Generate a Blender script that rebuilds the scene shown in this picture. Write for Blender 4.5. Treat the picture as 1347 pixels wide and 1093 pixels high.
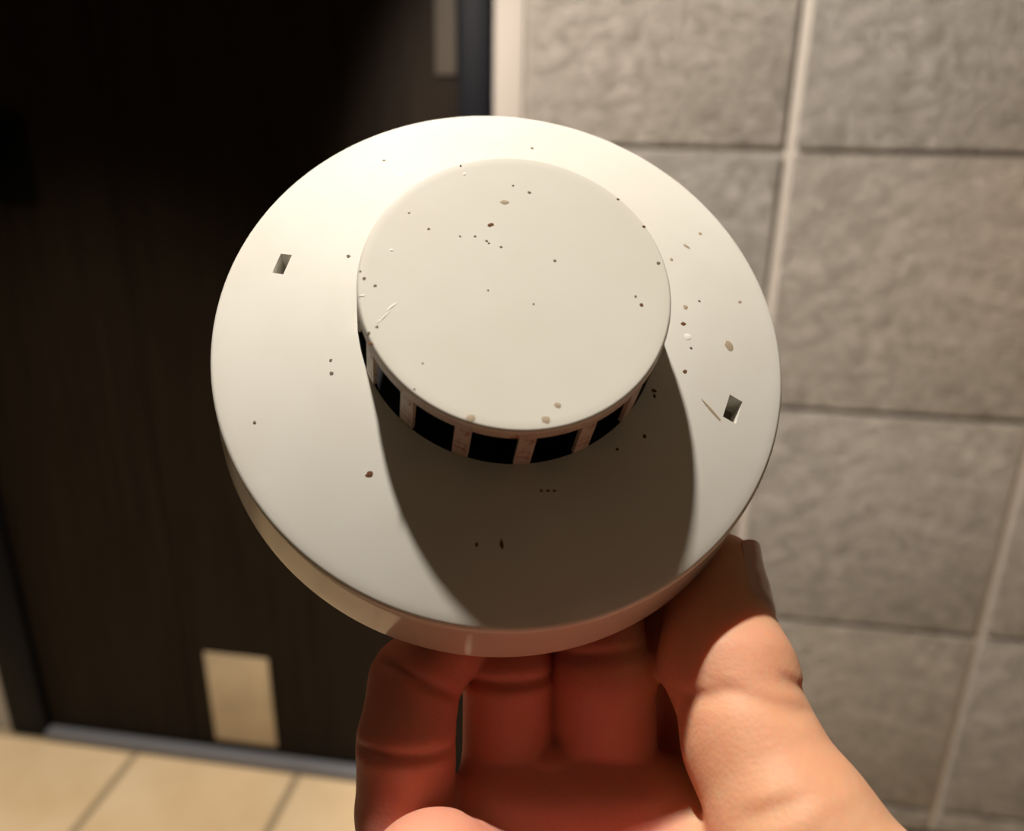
import bpy, bmesh, math, random
import numpy as np
from mathutils import Vector, Matrix

random.seed(7)
for o in list(bpy.data.objects):
    bpy.data.objects.remove(o)
S = bpy.context.scene
C = S.collection

# ------------------------------------------------------------------ camera
CAMZ = 1.488                      # phone height above the floor
D = 1.45                          # distance to the wall with the door
R_ = Vector((0.98849411, 0.15056717, 0.01445436)).normalized()
F_ = Vector((-0.13636871, 0.92844921, -0.34552226)).normalized()
U_ = R_.cross(F_).normalized()
R_ = F_.cross(U_).normalized()
CAM = Matrix(((R_.x, U_.x, -F_.x, 0), (R_.y, U_.y, -F_.y, 0), (R_.z, U_.z, -F_.z, CAMZ), (0, 0, 0, 1)))
cd = bpy.data.cameras.new('camera')
cam = bpy.data.objects.new('camera', cd)
C.objects.link(cam)
cam.matrix_world = CAM
cd.sensor_width = 36.0
cd.lens = 1050.0 / 1347.0 * 36.0
cd.clip_start = 0.01
cd.clip_end = 60
cd.dof.use_dof = True
cd.dof.focus_distance = 0.135
cd.dof.aperture_fstop = 13.0
S.camera = cam

# ------------------------------------------------------------------ world, lights, exposure
S.view_settings.view_transform = 'Standard'
S.view_settings.look = 'None'
S.view_settings.gamma = 1.0
S.view_settings.use_curve_mapping = False
S.view_settings.exposure = 0.0
W = bpy.data.worlds.new('world')
S.world = W
W.use_nodes = True
W.node_tree.nodes['Background'].inputs[0].default_value = (0.95, 0.93, 0.95, 1)
W.node_tree.nodes['Background'].inputs[1].default_value = 0.016

def cam2w(x, y, z):
    return R_ * x + U_ * y - F_ * z


DET = Vector((0, 0, CAMZ)) + cam2w(-0.00105, 0.01345, -0.1402)       # centre of the detector's front rim plane
EN = cam2w(0.109, 0.406, 1.0).normalized()                # the way its face looks
LDIR = Vector((-0.186, 0.088, 0.979)).normalized()


def spot(name, loc, target, power, half, blend, radius, col):
    ld = bpy.data.lights.new(name, 'SPOT')
    ld.energy = power
    ld.spot_size = math.radians(half * 2)
    ld.spot_blend = blend
    ld.shadow_soft_size = radius
    ld.color = col
    o = bpy.data.objects.new(name, ld)
    C.objects.link(o)
    o.location = loc
    o.rotation_euler = (Vector(target) - Vector(loc)).to_track_quat('-Z', 'Y').to_euler()
    return o


KEY = DET + LDIR * 0.80
spot('downlight_key', KEY, DET, 43.0, 62, 0.4, 0.016, (1.0, 0.92, 0.82))
spot('fill_wall', (-0.60, 0.50, 2.35), (0.72, 1.45, 0.50), 180.0, 36, 0.45, 0.03, (1.0, 0.89, 0.785))
spot('fill_warm', (1.30, 0.95, 2.30), (1.05, 1.45, 1.2), 34.0, 36, 0.9, 0.03, (1.0, 0.66, 0.36))  # unseen lamp added to warm the right edge of the tiles
spot('fill_floor', (-1.05, 0.50, 2.35), (-1.0, 0.95, 0.0), 185.0, 36, 0.95, 0.03, (1.0, 0.87, 0.69))

# ------------------------------------------------------------------ materials


def mat(name, col, rough=0.5, spec=0.5, sss=0.0, coat=0.0):
    m = bpy.data.materials.new(name)
    m.use_nodes = True
    b = m.node_tree.nodes['Principled BSDF']
    b.inputs['Base Color'].default_value = (*col, 1)
    b.inputs['Roughness'].default_value = rough
    b.inputs['Specular IOR Level'].default_value = spec
    b.inputs['Coat Weight'].default_value = coat
    return m, m.node_tree.nodes, m.node_tree.links, b


def noise(N, L, scale, detail=6, rough=0.6, src=None, vec='Object', mapscale=None):
    t = N.new('ShaderNodeTexCoord')
    n = N.new('ShaderNodeTexNoise')
    n.inputs['Scale'].default_value = scale
    n.inputs['Detail'].default_value = detail
    n.inputs['Roughness'].default_value = rough
    if mapscale:
        mp = N.new('ShaderNodeMapping')
        mp.inputs['Scale'].default_value = mapscale
        L.new(t.outputs[vec], mp.inputs[0])
        L.new(mp.outputs[0], n.inputs['Vector'])
    else:
        L.new(t.outputs[vec], n.inputs['Vector'])
    return n


def ramp(N, L, src, stops):
    r = N.new('ShaderNodeValToRGB')
    e = r.color_ramp.elements
    e[0].position, e[0].color = stops[0][0], (*stops[0][1], 1)
    e[1].position, e[1].color = stops[1][0], (*stops[1][1], 1)
    for p, c in stops[2:]:
        x = e.new(p)
        x.color = (*c, 1)
    L.new(src, r.inputs[0])
    return r


def bump(N, L, b, src, strength, dist):
    u = N.new('ShaderNodeBump')
    u.inputs['Strength'].default_value = strength
    u.inputs['Distance'].default_value = dist
    L.new(src, u.inputs['Height'])
    L.new(u.outputs[0], b.inputs['Normal'])
    return u


# plastic of the detector: off-white with faint yellowed blotches
def plastic(name, a, b_, rough, spec):
    m, N, L, b = mat(name, a, rough, spec)
    n = noise(N, L, 55, 5, 0.6)
    r = ramp(N, L, n.outputs[0], [(0.38, b_), (0.62, a)])
    L.new(r.outputs[0], b.inputs['Base Color'])
    n2 = noise(N, L, 160, 3, 0.5)
    rr = N.new('ShaderNodeMapRange')
    rr.inputs[3].default_value = rough - 0.05
    rr.inputs[4].default_value = rough + 0.08
    L.new(n2.outputs[0], rr.inputs[0])
    L.new(rr.outputs[0], b.inputs['Roughness'])
    return m


M_face = plastic('plastic_cover', (0.80, 0.78, 0.71), (0.77, 0.745, 0.67), 0.55, 0.28)
M_cap = plastic('plastic_cap', (0.73, 0.705, 0.625), (0.715, 0.685, 0.60), 0.5, 0.35)
M_base = plastic('plastic_base', (0.76, 0.70, 0.60), (0.73, 0.67, 0.56), 0.16, 0.6)
M_black = mat('chamber_black', (0.004, 0.004, 0.006), 0.6, 0.2)[0]
M_brown = mat('dirt_brown', (0.16, 0.07, 0.03), 0.8, 0.2)[0]
M_tan = mat('dirt_tan', (0.45, 0.36, 0.25), 0.7, 0.3)[0]
M_pale = mat('dust_sheen_pale', (0.95, 0.92, 0.82), 0.6, 0.3)[0]
M_dot = mat('dirt_dark', (0.20, 0.16, 0.12), 0.8, 0.2)[0]

# cap wall: same plastic, stained rusty brown in patches
M_rib, N, L, b = mat('plastic_stained', (0.6, 0.5, 0.4), 0.5, 0.4)
n = noise(N, L, 420, 5, 0.7)
r = ramp(N, L, n.outputs[0], [(0.33, (0.30, 0.13, 0.07)), (0.45, (0.57, 0.51, 0.44))])
L.new(r.outputs[0], b.inputs['Base Color'])

# skin
M_skin, N, L, b = mat('skin', (0.74, 0.42, 0.28), 0.55, 0.28)
n = noise(N, L, 38, 4, 0.55)
r = ramp(N, L, n.outputs[0], [(0.35, (0.72, 0.365, 0.215)), (0.65, (0.82, 0.50, 0.305))])
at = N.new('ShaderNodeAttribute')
at.attribute_name = 'blush_shade'
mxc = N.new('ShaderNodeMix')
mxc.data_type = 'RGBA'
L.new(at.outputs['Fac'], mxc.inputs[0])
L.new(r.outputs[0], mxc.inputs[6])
mxc.inputs[7].default_value = (0.66, 0.235, 0.175, 1)  # deep red: palm redness plus shade painted into the skin
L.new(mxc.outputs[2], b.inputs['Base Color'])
b.inputs['Subsurface Weight'].default_value = 0.55
b.inputs['Subsurface Radius'].default_value = (1.0, 0.26, 0.11)
b.inputs['Subsurface Scale'].default_value = 0.006
n2 = noise(N, L, 900, 4, 0.6)
v = N.new('ShaderNodeTexVoronoi')
v.inputs['Scale'].default_value = 1100
tc = N.new('ShaderNodeTexCoord')
L.new(tc.outputs['Object'], v.inputs['Vector'])
mx = N.new('ShaderNodeMath')
mx.operation = 'ADD'
L.new(n2.outputs[0], mx.inputs[0])
L.new(v.outputs['Distance'], mx.inputs[1])
bump(N, L, b, mx.outputs[0], 0.22, 0.0002)

M_nail = mat('nail', (0.62, 0.36, 0.30), 0.22, 0.6)[0]
b = M_nail.node_tree.nodes['Principled BSDF']
b.inputs['Subsurface Weight'].default_value = 0.3
b.inputs['Subsurface Radius'].default_value = (1.0, 0.3, 0.2)
b.inputs['Subsurface Scale'].default_value = 0.002

# rough split-face stone tiles
def stone(name, c0, c1):
    m, N, L, b = mat(name, c0, 0.85, 0.25)
    n = noise(N, L, 30, 8, 0.66, mapscale=(1, 1, 1.25))
    n.inputs['Distortion'].default_value = 0.5
    r = ramp(N, L, n.outputs[0], [(0.34, c0), (0.66, c1)])
    L.new(r.outputs[0], b.inputs['Base Color'])
    n2 = noise(N, L, 85, 6, 0.7, mapscale=(1, 1, 1.15))
    n2.inputs['Distortion'].default_value = 0.3
    n3 = noise(N, L, 38, 4, 0.6)
    ad = N.new('ShaderNodeMath')
    ad.operation = 'MULTIPLY_ADD'
    ad.inputs[1].default_value = 1.2
    L.new(n3.outputs[0], ad.inputs[0])
    L.new(n2.outputs[0], ad.inputs[2])
    bump(N, L, b, ad.outputs[0], 1.0, 0.030)
    return m


M_stone = stone('stone_tile', (0.42, 0.39, 0.345), (0.66, 0.62, 0.565))
M_stone2 = stone('stone_tile_warm', (0.43, 0.39, 0.335), (0.66, 0.61, 0.545))
M_mortar = mat('mortar', (0.50, 0.46, 0.41), 0.9, 0.2)[0]
M_paint = mat('paint_white', (0.58, 0.585, 0.59), 0.8, 0.2)[0]
M_darkwall = mat('low_bounce_dark', (0.05, 0.035, 0.025), 0.7, 0.2)[0]  # made-up finish, kept dark so the unseen wall bounces little light
M_trim = mat('trim_plaster', (0.35, 0.315, 0.28), 0.7, 0.3)[0]

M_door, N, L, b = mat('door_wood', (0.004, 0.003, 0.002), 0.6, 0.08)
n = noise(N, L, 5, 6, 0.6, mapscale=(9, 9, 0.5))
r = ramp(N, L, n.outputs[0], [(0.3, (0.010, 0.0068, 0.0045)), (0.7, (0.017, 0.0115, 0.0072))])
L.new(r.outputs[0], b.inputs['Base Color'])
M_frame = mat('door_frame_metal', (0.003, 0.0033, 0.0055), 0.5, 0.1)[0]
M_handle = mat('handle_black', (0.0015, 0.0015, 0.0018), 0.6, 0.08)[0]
M_sill = mat('sill_metal', (0.14, 0.145, 0.17), 0.45, 0.5)[0]
M_hinge = mat('hinge_bronze', (0.07, 0.058, 0.045), 0.5, 0.4)[0]
M_plate, N, L, b = mat('plate_beige', (0.42, 0.33, 0.22), 0.6, 0.3)
n = noise(N, L, 9, 3, 0.5)
r = ramp(N, L, n.outputs[0], [(0.35, (0.38, 0.30, 0.205)), (0.65, (0.47, 0.375, 0.25))])
L.new(r.outputs[0], b.inputs['Base Color'])
M_base_b = mat('baseboard_dark', (0.05, 0.045, 0.035), 0.6, 0.3)[0]

M_floor, N, L, b = mat('floor_tile', (0.62, 0.48, 0.31), 0.55, 0.4)
n = noise(N, L, 5, 5, 0.55)
r = ramp(N, L, n.outputs[0], [(0.3, (0.60, 0.445, 0.27)), (0.7, (0.72, 0.57, 0.39))])
L.new(r.outputs[0], b.inputs['Base Color'])
M_grout = mat('floor_grout', (0.30, 0.24, 0.165), 0.9, 0.2)[0]

# ------------------------------------------------------------------ mesh helpers


def link(name, me, m=None, parent=None, smooth=None, loc=None):
    o = bpy.data.objects.new(name, me)
    C.objects.link(o)
    if m is not None:
        me.materials.append(m)
    if smooth is not None:
        for p in me.polygons:
            p.use_smooth = True
        if smooth < 179:
            me.set_sharp_from_angle(angle=math.radians(smooth))
    if parent is not None:
        o.parent = parent
    if loc is not None:
        o.location = loc
    return o


def box_me(name, x0, x1, y0, y1, z0, z1, bev=0.0, seg=1):
    bm = bmesh.new()
    bmesh.ops.create_cube(bm, size=1)
    for v in bm.verts:
        v.co = Vector(((x0 + x1) / 2 + v.co.x * (x1 - x0), (y0 + y1) / 2 + v.co.y * (y1 - y0),
                       (z0 + z1) / 2 + v.co.z * (z1 - z0)))
    if bev:
        bmesh.ops.bevel(bm, geom=bm.edges[:], offset=bev, segments=seg, affect='EDGES', profile=0.5)
    me = bpy.data.meshes.new(name)
    bm.to_mesh(me)
    bm.free()
    return me


def box(name, x0, x1, y0, y1, z0, z1, m, parent=None, bev=0.0, seg=1, **k):
    return link(name, box_me(name, x0, x1, y0, y1, z0, z1, bev, seg), m, parent, **k)


def tag(o, label=None, cat=None, group=None, kind=None):
    if label:
        o['label'] = label
    if cat:
        o['category'] = cat
    if group:
        o['group'] = group
    if kind:
        o['kind'] = kind
    return o


def empty(name, loc, rot=None):
    o = bpy.data.objects.new(name, None)
    C.objects.link(o)
    o.empty_display_size = 0.02
    o.location = loc
    return o


def lathe(name, prof, m, parent=None, seg=160, smooth=35, closed=True):
    """prof: list of (r, h); revolve about local Z; closed profile when it starts and ends on the axis or is a ring"""
    bm = bmesh.new()
    rings = []
    for r, h in prof:
        if r < 1e-9:
            rings.append([bm.verts.new((0, 0, h))])
        else:
            rings.append([bm.verts.new((r * math.cos(2 * math.pi * i / seg), r * math.sin(2 * math.pi * i / seg), h)) for i in range(seg)])
    n = len(rings)
    pairs = [(i, i + 1) for i in range(n - 1)]
    if closed and len(rings[0]) > 1 and len(rings[-1]) > 1:
        pairs.append((n - 1, 0))
    for a, b_ in pairs:
        A, B = rings[a], rings[b_]
        for i in range(seg):
            j = (i + 1) % seg
            if len(A) == 1 and len(B) == 1:
                continue
            if len(A) == 1:
                bm.faces.new((A[0], B[i], B[j]))
            elif len(B) == 1:
                bm.faces.new((A[i], B[0], A[j]))
            else:
                bm.faces.new((A[i], B[i], B[j], A[j]))
    bmesh.ops.recalc_face_normals(bm, faces=bm.faces[:])
    me = bpy.data.meshes.new(name)
    bm.to_mesh(me)
    bm.free()
    return link(name, me, m, parent, smooth=smooth)


# ------------------------------------------------------------------ the setting
XL, XR = -1.028 * D, -0.176 * D           # door opening, outer edges of the frame
WT = 2.40

# wall with the door: backing slab (mortar) with the opening, stone tiles proud of it
bm = bmesh.new()


def slab(bm, x0, x1, y0, y1, z0, z1):
    r = bmesh.ops.create_cube(bm, size=1)
    for v in r['verts']:
        v.co = Vector(((x0 + x1) / 2 + v.co.x * (x1 - x0), (y0 + y1) / 2 + v.co.y * (y1 - y0), (z0 + z1) / 2 + v.co.z * (z1 - z0)))


slab(bm, XR, 2.6, D, D + 0.14, 0, WT)
slab(bm, XL, XR, D, D + 0.14, 2.14, WT)
me = bpy.data.meshes.new('wall_back')
bm.to_mesh(me)
bm.free()
wall = link('wall_back', me, M_mortar)
tag(wall, kind='structure')
cols = [-0.137, 0.168, 0.498, 0.828, 1.158, 1.488]
rows = [-0.994, -0.950, -0.645, -0.336, -0.027, 0.282, 0.591, 0.63]
J = 0.0105
k = 0
for i in range(len(cols) - 1):
    for j in range(len(rows) - 1):
        x0, x1 = cols[i] * D + (J if i else 0.004), cols[i + 1] * D - J
        z0, z1 = CAMZ + rows[j] * D + J * 0.45, CAMZ + min(rows[j + 1] * D, WT - CAMZ) - J * 0.45
        dy = random.uniform(-0.0012, 0.0012)
        cx, cz = (x0 + x1) / 2, (z0 + z1) / 2
        t = box('stone_tile', x0 - cx, x1 - cx, -0.012, 0.012, z0 - cz, z1 - cz, M_stone if (i + j) % 2 else M_stone2, wall,
                bev=0.004, seg=2, smooth=60)
        t.location = (cx, D + 0.0018 + dy, cz)
        k += 1

# light plaster reveal between door frame and first tile column
tag(box('trim_1', XR + 0.0005, cols[0] * D - 0.001, D - 0.009, D + 0.06, 0.04, WT, M_trim, bev=0.004, seg=2, smooth=60), kind='structure')
tag(box('wall_left', -3.2, XL - 0.002, D - 0.006, D + 0.12, 0, WT, M_trim), kind='structure')
tag(box('baseboard_back', XR, 2.6, D - 0.010, D + 0.004, -0.002, CAMZ - 0.994 * D, M_base_b, bev=0.002, smooth=60), kind='structure')

tag(box('ceiling', -3.2, 2.6, -3.0, D + 0.14, WT + 0.02, WT + 0.10, M_paint), kind='structure')
tag(box('wall_side', -3.3, -3.2, -3.0, D + 0.12, 0, WT + 0.02, M_paint), kind='structure')
tag(box('wall_right', 2.6, 2.7, -3.0, D + 0.14, 0, WT + 0.02, M_paint), kind='structure')
tag(box('wall_front', -3.2, 2.6, -3.1, -3.0, 0, WT + 0.02, M_darkwall), kind='structure')

# door
dr = empty('door_1', ((XL + XR) / 2, D, 0))
tag(dr, kind='structure')
ox = (XL + XR) / 2


def dpart(name, x0, x1, y0, y1, z0, z1, m, bev=0.002, parent=None, label=None):
    o = link(name, box_me(name, x0 - ox, x1 - ox, y0 - D, y1 - D, z0, z1, bev, 2), m, dr, smooth=60)
    if label:
        o['label'] = label
    return o


FL, FR = -0.957 * D, -0.214 * D
SILL = 0.014
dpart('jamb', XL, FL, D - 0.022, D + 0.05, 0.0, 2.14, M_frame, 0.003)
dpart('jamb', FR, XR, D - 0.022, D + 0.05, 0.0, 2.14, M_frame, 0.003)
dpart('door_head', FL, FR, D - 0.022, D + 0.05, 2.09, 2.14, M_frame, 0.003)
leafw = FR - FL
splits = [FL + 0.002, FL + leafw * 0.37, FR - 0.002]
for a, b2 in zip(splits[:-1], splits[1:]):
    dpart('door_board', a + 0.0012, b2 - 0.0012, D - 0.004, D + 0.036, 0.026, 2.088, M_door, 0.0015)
dpart('sill', FL, FR, D - 0.030, D + 0.05, 0.0, 0.024, M_sill, 0.002, label='blue-grey metal threshold strip')
# pale plate near the bottom of the leaf
dpart('plate', -0.645 * D, -0.536 * D, D - 0.0075, D - 0.004, CAMZ - 0.990 * D, CAMZ - 0.814 * D, M_plate, 0.001,
      label='pale beige rectangular plate near the bottom of the door')
# hinge leaf at the right edge, knuckle in front
hg = dpart('hinge', -0.243 * D, -0.2175 * D, D - 0.010, D - 0.003, CAMZ + 0.050 * D, CAMZ + 0.30 * D, M_hinge, 0.001, label='brown-grey metal hinge')
# lever handle at the left, black
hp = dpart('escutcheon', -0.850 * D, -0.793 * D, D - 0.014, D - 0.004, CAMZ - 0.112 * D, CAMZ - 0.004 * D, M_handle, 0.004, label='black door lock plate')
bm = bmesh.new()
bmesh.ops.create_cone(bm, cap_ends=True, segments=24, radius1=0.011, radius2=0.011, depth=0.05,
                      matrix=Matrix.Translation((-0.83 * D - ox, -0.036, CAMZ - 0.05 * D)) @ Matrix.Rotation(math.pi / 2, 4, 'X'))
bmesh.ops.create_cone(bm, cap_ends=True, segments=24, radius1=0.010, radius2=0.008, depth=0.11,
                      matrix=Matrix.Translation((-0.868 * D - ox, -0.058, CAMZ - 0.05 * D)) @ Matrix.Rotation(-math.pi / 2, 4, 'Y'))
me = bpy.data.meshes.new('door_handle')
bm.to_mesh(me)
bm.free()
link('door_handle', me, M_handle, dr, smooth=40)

# floor: grout bed and tiles
fl = box('floor', -3.2, 2.6, -3.0, D + 0.14, -0.06, -0.003, M_grout)
tag(fl, kind='structure')
TX, TY = 0.291 * D, 0.291 * D
fx = -0.495 * D
fj = 0.009
yb = D - 0.033
tile_me = {}
for i in range(-5, 8):
    for j in range(0, 11):
        x0, x1 = fx + i * TX + fj, fx + (i + 1) * TX - fj
        y1 = yb - j * TY - (fj if j else 0)
        y0 = yb - (j + 1) * TY + fj
        if x1 < -3.1 or x0 > 2.5:
            continue
        key = round(y1 - y0, 4)
        if key not in tile_me:
            tile_me[key] = box_me('floor_tile', -(x1 - x0) / 2, (x1 - x0) / 2, -(y1 - y0) / 2, (y1 - y0) / 2, -0.008, 0.0, 0.0012, 1)
            tile_me[key].materials.append(M_floor)
        o = bpy.data.objects.new('floor_tile', tile_me[key])
        C.objects.link(o)
        o.parent = fl
        o.location = ((x0 + x1) / 2, (y0 + y1) / 2, 0)

# ------------------------------------------------------------------ smoke detector (metres, local Z = out of its face)
EX = U_.cross(EN).normalized()
EY = EN.cross(EX)
DM = Matrix(((EX.x, EY.x, EN.x, DET.x), (EX.y, EY.y, EN.y, DET.y), (EX.z, EY.z, EN.z, DET.z), (0, 0, 0, 1)))
det = empty('smoke_detector', DET)
det.matrix_world = DM
tag(det, 'round off-white smoke detector with raised slotted cap, held up in the hand', 'smoke detector')
q = 0.05                                      # one rim radius


def fh(r):                                     # height of the shallow domed face
    return 0.12 * q * (1 - max(0.0, (max(r / q, 0.5) - 0.5) / 0.5) ** 1.35)


HC = 0.367 * q


def unproject(px, py, on_cap):
    d = Vector(((px - 673.5) / 1050, -(py - 546.5) / 1050, -1))
    dw = R_ * d.x + U_ * d.y - F_ * d.z
    Mi = DM.inverted()
    o0 = Mi @ Vector((0, 0, CAMZ))
    dd = Mi.to_3x3() @ dw
    h = HC if on_cap else 0.0
    for _ in range(12):
        t_ = (h - o0.z) / dd.z
        P = o0 + dd * t_
        if not on_cap:
            h = fh(math.hypot(P.x, P.y))
    return P


# cover: domed ring with rounded rim, underside and a step under it
RO = 1.002 * q
prof = [(0.5005 * q, fh(0.5 * q) - 0.0004), (0.503 * q, fh(0.503 * q))]
for t_ in np.linspace(0.52, 0.966, 26):
    prof.append((t_ * q, fh(t_ * q)))
fr = 0.0012
for a in np.linspace(22, 96, 9):
    prof.append((RO - fr + fr * math.sin(math.radians(a)), -fr + 0.00025 + fr * math.cos(math.radians(a))))
prof += [(RO - 0.0001, -0.0022), (RO - 0.0004, -0.0026), (RO - 0.0016, -0.0027), (0.90 * q, -0.0027), (0.5005 * q, -0.0027)]
cover = lathe('cover', prof, M_face, det, seg=220, smooth=50)

# two rectangular key holes right through the cover
cut_bm = bmesh.new()
for (hx_, hy_, ang, w, l) in [(371.0, 347.0, 73, 0.0021, 0.0041), (964.0, 538.0, 66, 0.0026, 0.0045)]:
    x, y = unproject(hx_, hy_, False)[:2]
    r_ = bmesh.ops.create_cube(cut_bm, size=1)
    Mx = Matrix.Translation((x, y, 0)) @ Matrix.Rotation(math.radians(ang), 4, 'Z') @ Matrix.Diagonal((l, w, 0.02, 1))
    for v in r_['verts']:
        v.co = Mx @ v.co
cm = bpy.data.meshes.new('cutter')
cut_bm.to_mesh(cm)
cut_bm.free()
cutter = bpy.data.objects.new('cutter', cm)
C.objects.link(cutter)
cutter.matrix_world = DM
bpy.context.view_layer.update()
md = cover.modifiers.new('holes', 'BOOLEAN')
md.operation = 'DIFFERENCE'
md.object = cutter
md.solver = 'EXACT'
dg = bpy.context.evaluated_depsgraph_get()
newme = bpy.data.meshes.new_from_object(cover.evaluated_get(dg))
cover.modifiers.clear()
cover.data = newme
bpy.data.objects.remove(cutter)
for p in newme.polygons:
    p.use_smooth = True
newme.set_sharp_from_angle(angle=math.radians(50))

# inside: dark chamber body filling the cap and the space behind the slots
chamber = lathe('sensor_chamber', [(0, 0.0155), (0.36 * q, 0.0155), (0.39 * q, 0.0150), (0.405 * q, 0.0057), (0.4995 * q, 0.0058),
                                   (0.4995 * q, -0.0024), (0, -0.0024)], M_black, det, seg=96)
# a grey catch seen deep in the right-hand key hole
kp = box('latch', 0.745 * q, 0.79 * q, -0.345 * q, -0.30 * q, -0.0058, -0.0046, M_cap, det, bev=0.0002)

# cap: top disc with a rounded lip and a short collar down to the slots
RC, HC, HW = 0.488 * q, 0.367 * q, 0.302 * q + 0.0008
lip = 0.0005
prof = [(0, HC)] + [(RC * t_, HC) for t_ in (0.2, 0.4, 0.6, 0.8, 0.93)]
for a in np.linspace(0, 90, 6):
    prof.append((RC - lip + lip * math.sin(math.radians(a)), HC - lip + lip * math.cos(math.radians(a))))
prof += [(RC + 0.0001, HC - 0.0008), (RC + 0.0002, HW), (RC - 0.0017, HW), (RC - 0.0019, HC - 0.0016), (0, HC - 0.0016)]
cap = lathe('cap', prof, M_cap, det, seg=200, smooth=40)
cap.data.materials.append(M_rib)
for p in cap.data.polygons:
    c_ = p.center
    if math.hypot(c_.x, c_.y) > RC - 0.0005 and c_.z < HC - 0.0007:
        p.material_index = 1
# ribs between the sixteen slots
RB = 0.503 * q
rib_me = None
for i in range(16):
    a0 = math.radians(-88.0 + 22.5 * i)
    if rib_me is None:
        bm = bmesh.new()
        hw = math.radians(3.0)
        vs = []
        for zz, rr in ((fh(0.5 * q) - 0.0001, RB + 0.0001), (HW + 0.0002, RC + 0.0002)):
            for t_ in (-1, -0.5, 0, 0.5, 1):
                vs.append(bm.verts.new((rr * math.cos(hw * t_), rr * math.sin(hw * t_), zz)))
            for t_ in (1, 0.5, 0, -0.5, -1):
                vs.append(bm.verts.new(((rr - 0.0007) * math.cos(hw * t_), (rr - 0.0007) * math.sin(hw * t_), zz)))
        n_ = 10
        bm.faces.new(vs[:n_][::-1])
        bm.faces.new(vs[n_:])
        for k_ in range(n_):
            bm.faces.new((vs[k_], vs[(k_ + 1) % n_], vs[n_ + (k_ + 1) % n_], vs[n_ + k_]))
        bmesh.ops.recalc_face_normals(bm, faces=bm.faces[:])
        rib_me = bpy.data.meshes.new('rib')
        bm.to_mesh(rib_me)
        bm.free()
        rib_me.materials.append(M_rib)
    o = bpy.data.objects.new('rib', rib_me)
    C.objects.link(o)
    o.parent = det
    o.rotation_euler = (0, 0, a0)

# mounting base behind the cover: flared glossy skirt with a lip, closed at the back
RS, HB = 1.051 * q, -0.316 * q
prof = [(0, -0.0060), (0.955 * q, -0.0060), (0.970 * q, -0.0058), (0.978 * q, -0.0046), (0.986 * q, -0.0041), (0.994 * q, -0.0044), (1.000 * q, -0.0054),
        (1.022 * q, -0.0100), (1.041 * q, -0.0135), (RS - 0.0002, HB + 0.0007), (RS - 0.0006, HB + 0.0001), (RS - 0.0014, HB),
        (0.92 * q, HB), (0.90 * q, HB + 0.0012), (0.55 * q, HB + 0.0014), (0.53 * q, HB + 0.0004), (0, HB + 0.0004)]
base = lathe('mounting_base', prof, M_base, det, seg=220, smooth=40)

# specks of dirt and a painted sheen spot: each a little irregular low blob standing on the cover or on the cap
def specks(name, items, m):
    bm = bmesh.new()
    rnd = random.Random(len(items) * 13 + 1)
    for (px, py, rx, ry, ang, on_cap) in items:
        P = unproject(px, py, on_cap)
        s = 0.14 / 1050
        nseg = 10
        ca, sa = math.cos(math.radians(ang)), math.sin(math.radians(ang))
        top = bm.verts.new((P.x, P.y, P.z + 0.00008))
        ring = []
        for i in range(nseg):
            t_ = 2 * math.pi * i / nseg
            j_ = rnd.uniform(0.75, 1.2)
            x, y = rx * s * math.cos(t_) * j_, ry * s * math.sin(t_) * j_
            X, Y = P.x + x * ca - y * sa, P.y + x * sa + y * ca
            z = P.z if on_cap else fh(math.hypot(X, Y))
            ring.append((bm.verts.new((X, Y, z + 0.00002)), bm.verts.new((P.x + (X - P.x) * 0.6, P.y + (Y - P.y) * 0.6, P.z + (z - P.z) * 0.6 + 0.00006))))
        for i in range(nseg):
            k_ = (i + 1) % nseg
            bm.faces.new((ring[i][0], ring[k_][0], ring[k_][1], ring[i][1]))
            bm.faces.new((ring[i][1], ring[k_][1], top))
    bmesh.ops.recalc_face_normals(bm, faces=bm.faces[:])
    me = bpy.data.meshes.new(name)
    bm.to_mesh(me)
    bm.free()
    return tag(link(name, me, m, det, smooth=180), kind='stuff')


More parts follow.
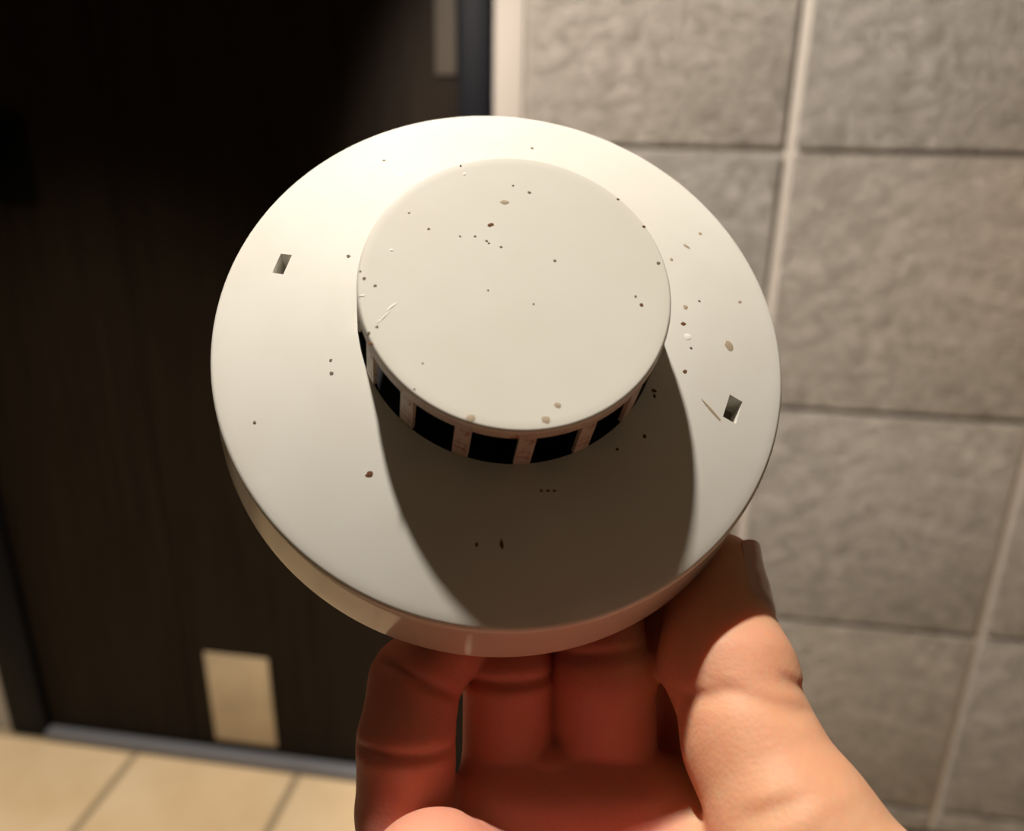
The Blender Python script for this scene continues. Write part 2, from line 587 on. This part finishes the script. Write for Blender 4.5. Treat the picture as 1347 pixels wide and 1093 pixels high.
T, Fa = True, False
o = specks('dirt_specks', [
    (645, 296, 4.2, 2.6, 20, T), (486, 624, 5, 4, 10, Fa), (844, 401, 2.6, 2.8, 0, T), (487.5, 452, 2.5, 3.2, 60, T),
    (847, 298, 2.4, 2.0, 0, T), (901, 489, 3.4, 2.6, 0, Fa), (860, 514, 2.4, 4, 60, Fa), (861, 521, 2, 3, 10, Fa), (848, 574, 3, 2.6, 0, Fa),
    (812, 591, 2.4, 2, 0, Fa), (660, 716, 2.5, 6, 10, Fa), (627, 716, 2, 3, 0, Fa), (899, 426, 3.4, 2.8, 0, Fa)], M_brown)
o['label'] = 'rusty brown dirt specks'
o = specks('fine_specks', [
    (696, 253, 2.5, 1.8, 0, T), (675, 244, 1.6, 1.4, 0, T), (606, 218, 1.6, 1.6, 0, T), (730, 343, 2.0, 2.0, 0, T), (564, 301, 1.8, 1.5, 0, T),
    (625, 311, 1.8, 1.5, 0, T), (640, 317, 1.8, 1.5, 0, T), (643, 320, 1.6, 1.2, 0, T), (659, 325, 1.8, 1.5, 0, T), (605, 311, 1.5, 1.2, 0, T),
    (479, 366.5, 2, 2, 0, T), (474, 357, 1.6, 1.4, 0, T), (493.5, 376, 2, 2, 0, T), (485, 438, 1.6, 1.8, 0, T), (496, 430, 1.8, 1.6, 0, T),
    (813, 262, 1.8, 1.8, 0, T), (866, 346, 2.4, 2.4, 0, T), (836, 390, 1.6, 2, 0, T), (538, 280, 1.4, 1.2, 0, T), (556, 478, 1.4, 1.2, 0, T),
    (700, 195, 2.6, 2.2, 0, Fa), (335, 556, 2.2, 2.2, 0, Fa), (458, 337, 2.6, 3.4, 30, Fa), (435, 474, 2, 2.5, 0, Fa), (436, 491, 2.4, 3.0, 0, Fa),
    (909, 458, 2, 2, 0, Fa), (712, 645.5, 2.2, 1.8, 0, Fa), (720.5, 645.5, 2.2, 1.8, 0, Fa), (729, 645.5, 2.2, 1.8, 0, Fa),
    (920, 396, 2, 1.8, 0, Fa), (505, 211, 2.6, 1.8, 0, Fa), (642, 382, 1.3, 1.1, 0, T), (702, 400, 1.3, 1.2, 0, T), (545, 512, 1.3, 1.2, 0, T)], M_dot)
o = specks('tan_specks', [
    (664, 266, 5.5, 4, 0, T), (619, 550, 5, 4.6, 0, T), (718, 552, 4.6, 4.6, 0, T), (733, 533, 3.8, 3.4, 0, T), (959, 455, 6, 7.5, 40, Fa),
    (883, 341, 3, 2.4, 0, Fa), (903, 324, 6, 2.5, -35, Fa), (921, 307, 3, 2.6, 0, Fa), (902, 404, 4, 3, 0, Fa), (973, 397, 3.4, 2.2, 20, Fa),
    (937, 541, 17, 2.0, -47, Fa), (928, 531, 9, 1.5, -47, Fa)], M_tan)
o = specks('pale_specks', [
    (662.5, 193, 3, 2.4, 0, Fa), (527, 146 + 85, 6.5, 4, 10, Fa), (611, 229, 2, 2, 0, T), (515, 329, 2, 1.6, 0, T), (905, 443, 5, 5, 0, Fa),  # the blob at the cover's upper left is a painted sheen spot
    (516, 403, 1.3, 9, -46, T), (505, 417, 0.9, 11, -40, T), (476, 389, 4, 1.2, 12, T)], M_pale)
o['label'] = 'pale dust specks, a painted sheen spot and a fine scratch'

# ------------------------------------------------------------------ the hand (one continuous skin grown from a distance field)
# lengths in mm in a frame at the camera; P3(px, py, z) is the point that far in front of the lens
def P3(px, py, z):
    return np.array([(px - 673.5) / 1050 * z, -(py - 546.5) / 1050 * z, -z], dtype=np.float32)


nL = np.array([EX.dot(R_), EX.dot(U_), -EX.dot(F_)]), np.array([EY.dot(R_), EY.dot(U_), -EY.dot(F_)]), np.array([EN.dot(R_), EN.dot(U_), -EN.dot(F_)])
dc = DET - Vector((0, 0, CAMZ))
cD = np.array([dc.dot(R_), dc.dot(U_), -dc.dot(F_)]) * 1000


def Dp(x, y, h):                               # detector-local mm -> hand frame
    return (cD + nL[0] * x + nL[1] * y + nL[2] * h).astype(np.float32)


VX = 0.6
LO = np.array([-52.0, -212.0, -182.0])
HI = np.array([112.0, -8.0, -62.0])
NS = ((HI - LO) / VX).astype(int) + 1
ax = [(LO[i] + VX * np.arange(NS[i])).astype(np.float32) for i in range(3)]


def field():
    return np.full(NS, 40.0, dtype=np.float32)


def sub(lo, hi):
    s = []
    for i in range(3):
        a_ = max(0, int((lo[i] - LO[i]) / VX))
        b_ = min(NS[i], int((hi[i] - LO[i]) / VX) + 2)
        s.append(slice(a_, max(a_ + 1, b_)))
    s = tuple(s)
    X, Y, Z = ax[0][s[0]][:, None, None], ax[1][s[1]][None, :, None], ax[2][s[2]][None, None, :]
    return s, X, Y, Z


def smin(a, b, k):
    if k <= 0:
        return np.minimum(a, b)
    h = np.maximum(k - np.abs(a - b), 0) / k
    return np.minimum(a, b) - h * h * k * 0.25


def cone(F, a, b, r1, r2, k=2.0, flat=None):
    """tapered capsule; flat=(axis, factor) thins it along an axis"""
    pad = max(r1, r2) + 12
    lo, hi = np.minimum(a, b) - pad, np.maximum(a, b) + pad
    s, X, Y, Z = sub(lo, hi)
    px, py, pz = X - a[0], Y - a[1], Z - a[2]
    ba = b - a
    if flat is not None:
        f_, w = flat
        dt = px * f_[0] + py * f_[1] + pz * f_[2]
        L2 = float(ba @ ba)
        hh = np.clip((px * ba[0] + py * ba[1] + pz * ba[2]) / L2, 0, 1)
        off = dt - hh * float(ba @ f_)
        px, py, pz = px + off * (w - 1) * f_[0], py + off * (w - 1) * f_[1], pz + off * (w - 1) * f_[2]
    L2 = float(ba @ ba)
    h = np.clip((px * ba[0] + py * ba[1] + pz * ba[2]) / L2, 0, 1)
    d = np.sqrt((px - h * ba[0]) ** 2 + (py - h * ba[1]) ** 2 + (pz - h * ba[2]) ** 2) - (r1 + (r2 - r1) * h)
    F[s] = smin(F[s], d, k)


def crease(F, c, along, face, depth=0.8, sig=1.0, wid=9.0, curve=0.0):
    """a skin fold: groove across the finger at c, on the side that looks along `face`"""
    along = along / np.linalg.norm(along)
    face = face - along * (face @ along)
    face /= np.linalg.norm(face)
    lat = np.cross(along, face)
    s, X, Y, Z = sub(c - wid * 1.6 - 4, c + wid * 1.6 + 4)
    px, py, pz = X - c[0], Y - c[1], Z - c[2]
    t = px * along[0] + py * along[1] + pz * along[2]
    l = px * lat[0] + py * lat[1] + pz * lat[2]
    f_ = px * face[0] + py * face[1] + pz * face[2]
    t = t - curve * l * l
    w = np.exp(-(t / sig) ** 2) / (1 + np.exp(-(f_ - 1.0) * 1.2)) * np.exp(-(l / wid) ** 4)
    # flesh bulges slightly on either side of the fold
    w2 = np.exp(-(t / (sig * 3.2)) ** 2) / (1 + np.exp(-(f_ - 1.0) * 1.2)) * np.exp(-(l / wid) ** 4)
    F[s] += depth * w * 1.25 - depth * 0.25 * w2


def finger(pts, k=1.0, flat=None):
    F = field()
    for (a, ra), (b, rb) in zip(pts[:-1], pts[1:]):
        cone(F, a, b, ra, rb, k, flat)
    return F


tocam = np.array([0, 0.15, 1.0])
VIEW = lambda p: -p / np.linalg.norm(p)

# little finger (left), ring, middle, index (behind the thumb), tips under the detector's back
fA = [(P3(545, 1165, 141), 9.8), (P3(536, 1065, 139), 8.9), (P3(534, 975, 137), 8.3), (P3(546, 896, 141), 8.0), (P3(590, 846, 143.5), 7.0), (P3(612, 833, 145), 6.3)]
fB = [(P3(672, 1110, 148), 10.5), (P3(670, 1010, 148), 8.7), (P3(668, 890, 147), 8.2), (P3(668, 815, 150), 7.9), (Dp(0, -25, -24.3), 7.3), (Dp(4, -17, -24.1), 6.9)]
fC = [(P3(800, 1110, 148), 11), (P3(796, 1010, 148), 9.7), (P3(794, 890, 147), 9.4), (P3(784, 815, 150), 8.6), (Dp(17, -22, -24.5), 7.8), (Dp(17, -12, -24.2), 7.2)]
fD = [(P3(915, 1120, 150), 11), (P3(917, 1010, 156), 9.8), (P3(912, 905, 158), 9.4), (P3(885, 820, 158), 8.6), (Dp(34, -16, -24.4), 7.6), (Dp(33, -6, -24.2), 7.1)]
A, B, Cc, Dd = finger(fA), finger(fB), finger(fC), finger(fD)
crease(A, fA[2][0], fA[3][0] - fA[1][0], VIEW(fA[2][0]), 1.2, 1.0, 8)
crease(A, fA[3][0], fA[4][0] - fA[2][0], VIEW(fA[3][0]), 1.1, 0.9, 8, 0.01)
crease(B, fB[2][0] + np.array([0, 0.6, 0]), fB[3][0] - fB[1][0], VIEW(fB[2][0]), 1.3, 1.0, 8.5)
crease(B, fB[1][0], fB[2][0] - fB[0][0], VIEW(fB[1][0]), 1.2, 1.2, 9)
crease(Cc, fC[1][0], fC[2][0] - fC[0][0], VIEW(fC[1][0]), 1.2, 1.2, 9)
crease(Cc, fC[2][0] + np.array([0, 5.5, 0]), fC[3][0] - fC[1][0], VIEW(fC[2][0]), 0.9, 1.0, 9)

# thumb
th = [(P3(1140, 1250, 116), 16.2), (P3(1047, 1092, 124), 12.8), (P3(988, 980, 132.5), 11.0), (P3(963, 885, 140), 10.9),
      (P3(949, 838, 145), 9.8), (P3(946, 790, 149.5), 8.9), (P3(945, 757, 152.3), 8.3)]
Th = finger(th, 2.0)
cone(Th, P3(930, 862, 140.5), P3(944, 800, 146.5), 8.3, 7.0, 3.0)
up_th = th[4][0] - th[2][0]
crease(Th, P3(912, 905, 135), np.array([-0.35, 0.93, 0.0]), VIEW(th[3][0]), 0.6, 1.1, 5.5, 0.0)
crease(Th, P3(1028, 884, 138), np.array([0.55, 0.83, 0.0]), VIEW(th[3][0]) + np.array([0.6, 0, 0]), 0.55, 0.9, 4.5)
crease(Th, P3(1012, 905, 136), np.array([0.25, 0.95, 0.0]), VIEW(th[3][0]), 0.4, 1.2, 9)
crease(Th, P3(975, 1072, 118), np.array([-0.45, 0.9, 0.0]), VIEW(th[1][0]), 1.0, 1.2, 9)

# palm: pads under the fingers, heel, ball of the thumb, wrist and forearm
wr = np.array([44.0, -158.0, -98.0], dtype=np.float32)
Pm = field()
for (a, r1, r2) in [(P3(548, 1190, 141), 10.0, 17), (P3(672, 1084, 142), 12.0, 17), (P3(800, 1084, 142), 12.6, 17), (P3(890, 1095, 144), 12.5, 17)]:
    cone(Pm, a, wr + np.array([-6.0, 4.0, 0]), r1, r2, 8)
cone(Pm, P3(572, 1172, 120), P3(720, 1330, 112), 11.4, 15, 8)
cone(Pm, P3(552, 1205, 140), P3(578, 1208, 122), 10.5, 10.4, 6)
cone(Pm, P3(575, 1222, 122), P3(690, 1240, 128), 10.0, 11.5, 7)
cone(Pm, P3(672, 1080, 142), P3(805, 1080, 142), 11.8, 12.2, 3)
cone(Pm, P3(925, 1160, 129), P3(950, 1330, 112), 8.5, 14, 5)
cone(Pm, P3(905, 1115, 149), P3(990, 1060, 148), 10.0, 9.0, 8)
cone(Pm, th[0][0], wr + np.array([8.0, 2.0, 0]), 16, 19, 10)
cone(Pm, wr, wr + np.array([22.0, -60.0, 26.0]), 20, 24, 10)
cone(Pm, wr + np.array([-12.0, 0, -2]), wr + np.array([6.0, -60.0, 24.0]), 18, 23, 10)

H = np.minimum(np.minimum(A, B), np.minimum(Cc, Dd))
H = smin(Pm, H, 1.5)
crease(H, P3(668, 1001, 141), np.array([0.0, 1.0, 0.1]), VIEW(P3(668, 1000, 140)), 1.3, 1.3, 8, -0.012)
crease(H, P3(798, 998, 141), np.array([0.0, 1.0, 0.1]), VIEW(P3(798, 1000, 140)), 1.3, 1.3, 9, -0.012)
H = smin(H, Th, 3.0)
crease(H, P3(905, 1085, 128), np.array([0.9, 0.35, 0.1]), VIEW(P3(905, 1085, 128)), 0.8, 1.3, 8)
del A, B, Cc, Dd, Pm


def surface_nets(F):
    ins = F < 0
    nx, ny, nz = F.shape
    acc = np.zeros((nx - 1, ny - 1, nz - 1, 3), dtype=np.float32)
    cnt = np.zeros((nx - 1, ny - 1, nz - 1), dtype=np.uint8)
    offs = [(0, 0), (0, 1), (1, 0), (1, 1)]
    sl = [slice(0, n_ - 1) for n_ in (nx, ny, nz)]
    c8 = np.zeros((nx - 1, ny - 1, nz - 1), dtype=np.uint8)
    for i in (0, 1):
        for j in (0, 1):
            for k_ in (0, 1):
                c8 += ins[i:nx - 1 + i, j:ny - 1 + j, k_:nz - 1 + k_]
    act = np.argwhere((c8 > 0) & (c8 < 8))
    idx = -np.ones((nx - 1, ny - 1, nz - 1), dtype=np.int64)
    idx[act[:, 0], act[:, 1], act[:, 2]] = np.arange(len(act))
    pos = np.zeros((len(act), 3))
    n_e = np.zeros(len(act))
    for axis in range(3):
        o1, o2 = [a_ for a_ in range(3) if a_ != axis]
        for (u, v_) in offs:
            p0 = act.copy()
            p0[:, o1] += u
            p0[:, o2] += v_
            p1 = p0.copy()
            p1[:, axis] += 1
            f0, f1 = F[p0[:, 0], p0[:, 1], p0[:, 2]], F[p1[:, 0], p1[:, 1], p1[:, 2]]
            m_ = (f0 < 0) != (f1 < 0)
            t_ = np.where(m_, f0 / np.where(m_, f0 - f1, 1), 0)
            q_ = p0.astype(float)
            q_[:, axis] += t_
            pos[m_] += q_[m_]
            n_e[m_] += 1
    pos /= n_e[:, None]
    quads = []
    for axis in range(3):
        o1, o2 = [(1, 2), (2, 0), (0, 1)][axis]
        a0 = [slice(0, n_ - 1) for n_ in (nx, ny, nz)]
        s0 = [slice(1, n_ - 1) for n_ in (nx, ny, nz)]
        s0[axis] = slice(0, F.shape[axis] - 1)
        s1 = list(s0)
        s1[axis] = slice(1, F.shape[axis])
        i0, i1 = ins[tuple(s0)], ins[tuple(s1)]
        for flip, m_ in ((False, i0 & ~i1), (True, ~i0 & i1)):
            e = np.argwhere(m_)
            if not len(e):
                continue
            e = e + np.array([0 if a_ == axis else 1 for a_ in range(3)])
            c_ = []
            for (u, v_) in ((-1, -1), (0, -1), (0, 0), (-1, 0)):
                w = e.copy()
                w[:, o1] += u
                w[:, o2] += v_
                c_.append(idx[w[:, 0], w[:, 1], w[:, 2]])
            qd = np.stack(c_, 1)
            quads.append(qd[:, ::-1] if flip else qd)
    return pos, np.concatenate(quads)


pos, quads = surface_nets(H)


def sample(F, g):
    i = np.clip(np.floor(g).astype(int), 0, np.array(F.shape) - 2)
    f_ = g - i
    out = 0
    for a_ in (0, 1):
        for b_ in (0, 1):
            for c_ in (0, 1):
                w = (f_[:, 0] if a_ else 1 - f_[:, 0]) * (f_[:, 1] if b_ else 1 - f_[:, 1]) * (f_[:, 2] if c_ else 1 - f_[:, 2])
                out = out + w * F[i[:, 0] + a_, i[:, 1] + b_, i[:, 2] + c_]
    return out


# relax the net a little, keep it on the surface
e_ = np.concatenate([quads[:, [0, 1]], quads[:, [1, 2]], quads[:, [2, 3]], quads[:, [3, 0]]])
deg = np.bincount(e_[:, 0], minlength=len(pos)) + np.bincount(e_[:, 1], minlength=len(pos))
for it in range(4):
    ac = np.zeros_like(pos)
    for c_ in range(3):
        ac[:, c_] = np.bincount(e_[:, 0], pos[e_[:, 1], c_], len(pos)) + np.bincount(e_[:, 1], pos[e_[:, 0], c_], len(pos))
    pos = 0.5 * pos + 0.5 * ac / deg[:, None]
    if it % 2:
        v0 = sample(H, pos)
        g = np.stack([sample(H, pos + d_) - sample(H, pos - d_) for d_ in np.eye(3) * 0.5], 1)
        pos = pos - np.clip(v0 / (np.sum(g * g, 1) + 1e-6), -0.6, 0.6)[:, None] * g
mm = LO + pos * VX
HB_ = np.array([[R_.x, U_.x, -F_.x], [R_.y, U_.y, -F_.y], [R_.z, U_.z, -F_.z]])
wr_w = HB_ @ wr * 0.001


def to_hand(mm_):                              # world metres relative to the wrist
    return (HB_ @ (np.asarray(mm_).T)).T * 0.001 - wr_w


me = bpy.data.meshes.new('hand')
vv = to_hand(mm)
me.from_pydata(vv.tolist(), [], quads.tolist())
me.update()
# redder palm and finger pads, deepened to paint the fingers' shade into the skin
dth = np.clip(sample(Th, pos) / 9.0, 0, 1)
tipd = np.exp(-(np.linalg.norm(mm - P3(915, 850, 140), axis=1) / 11.0) ** 2) * 0.75
pale = 1 - 0.6 * np.exp(-(np.linalg.norm(mm - P3(560, 1172, 110), axis=1) / 15.0) ** 2)  # painted light: skin made paler where the palm mound is brightly lit
at_ = me.attributes.new('blush_shade', 'FLOAT', 'POINT')
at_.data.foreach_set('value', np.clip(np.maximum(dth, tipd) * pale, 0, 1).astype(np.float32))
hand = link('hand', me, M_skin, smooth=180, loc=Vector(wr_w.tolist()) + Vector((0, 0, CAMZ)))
tag(hand, 'bare right hand, palm towards the viewer, gripping the rim of the white smoke detector', 'hand')


# nails: thin curved plates laid on the surface of the distance field
def nail(base, tip, dorsal, r0, length, spread, start):
    ax_ = (tip - base).astype(float)
    ax_ /= np.linalg.norm(ax_)
    d0 = dorsal - ax_ * (dorsal @ ax_)
    d0 /= np.linalg.norm(d0)
    l0 = np.cross(ax_, d0)
    nu, nv = 15, 17
    pts = []
    tl = float(np.linalg.norm(tip - base))
    last = {}
    for i in range(nv):
        s_ = i / (nv - 1)
        for j in range(nu):
            t_ = (j / (nu - 1) * 2 - 1)
            along = start + length * s_
            # rounded free edge and rounded root
            along += (-1.6 * t_ * t_ if s_ > 0.5 else 0) * (s_ - 0.5) * 2 + (1.4 * t_ * t_ if s_ < 0.5 else 0) * (0.5 - s_) * 2
            an = math.radians(spread) * t_
            dr_ = d0 * math.cos(an) + l0 * math.sin(an)
            o_ = base + ax_ * along
            r = 1.0
            for _ in range(60):
                v_ = float(sample(H, ((o_ + dr_ * r - LO) / VX)[None])[0])
                if v_ > -0.02 or r > 16:
                    break
                r += max(0.05, -v_ * 0.8)
            r = min(r, r0)
            if along > tl + 1.5:                   # past the flesh the plate runs on straight
                r = max(r, last[j] - 0.10)
            last[j] = r
            edge = 0.0 if (abs(t_) > 0.95 or i == 0) else 0.28
            pts.append(o_ + dr_ * (r + edge))
    bmv = bmesh.new()
    vs = [bmv.verts.new(p) for p in to_hand(np.array(pts))]
    for i in range(nv - 1):
        for j in range(nu - 1):
            bmv.faces.new((vs[i * nu + j], vs[i * nu + j + 1], vs[(i + 1) * nu + j + 1], vs[(i + 1) * nu + j]))
    bmesh.ops.recalc_face_normals(bmv, faces=bmv.faces[:])
    bmesh.ops.solidify(bmv, geom=bmv.faces[:], thickness=0.0004)
    m_ = bpy.data.meshes.new('nail')
    bmv.to_mesh(m_)
    bmv.free()
    return link('nail', m_, M_nail, hand, smooth=60)


nail(th[5][0], th[6][0], np.array([0.866, 0.0, 0.494]), 11.5, 13.8, 44, -3.0)
for f_ in (fB, fC, fD):
    nail(f_[4][0], f_[5][0], -nL[2], 9.5, 10.5, 40, 0.5)
nail(fA[4][0], fA[5][0], -nL[2] - 0.5 * nL[1], 9.0, 8.5, 40, -1.0)
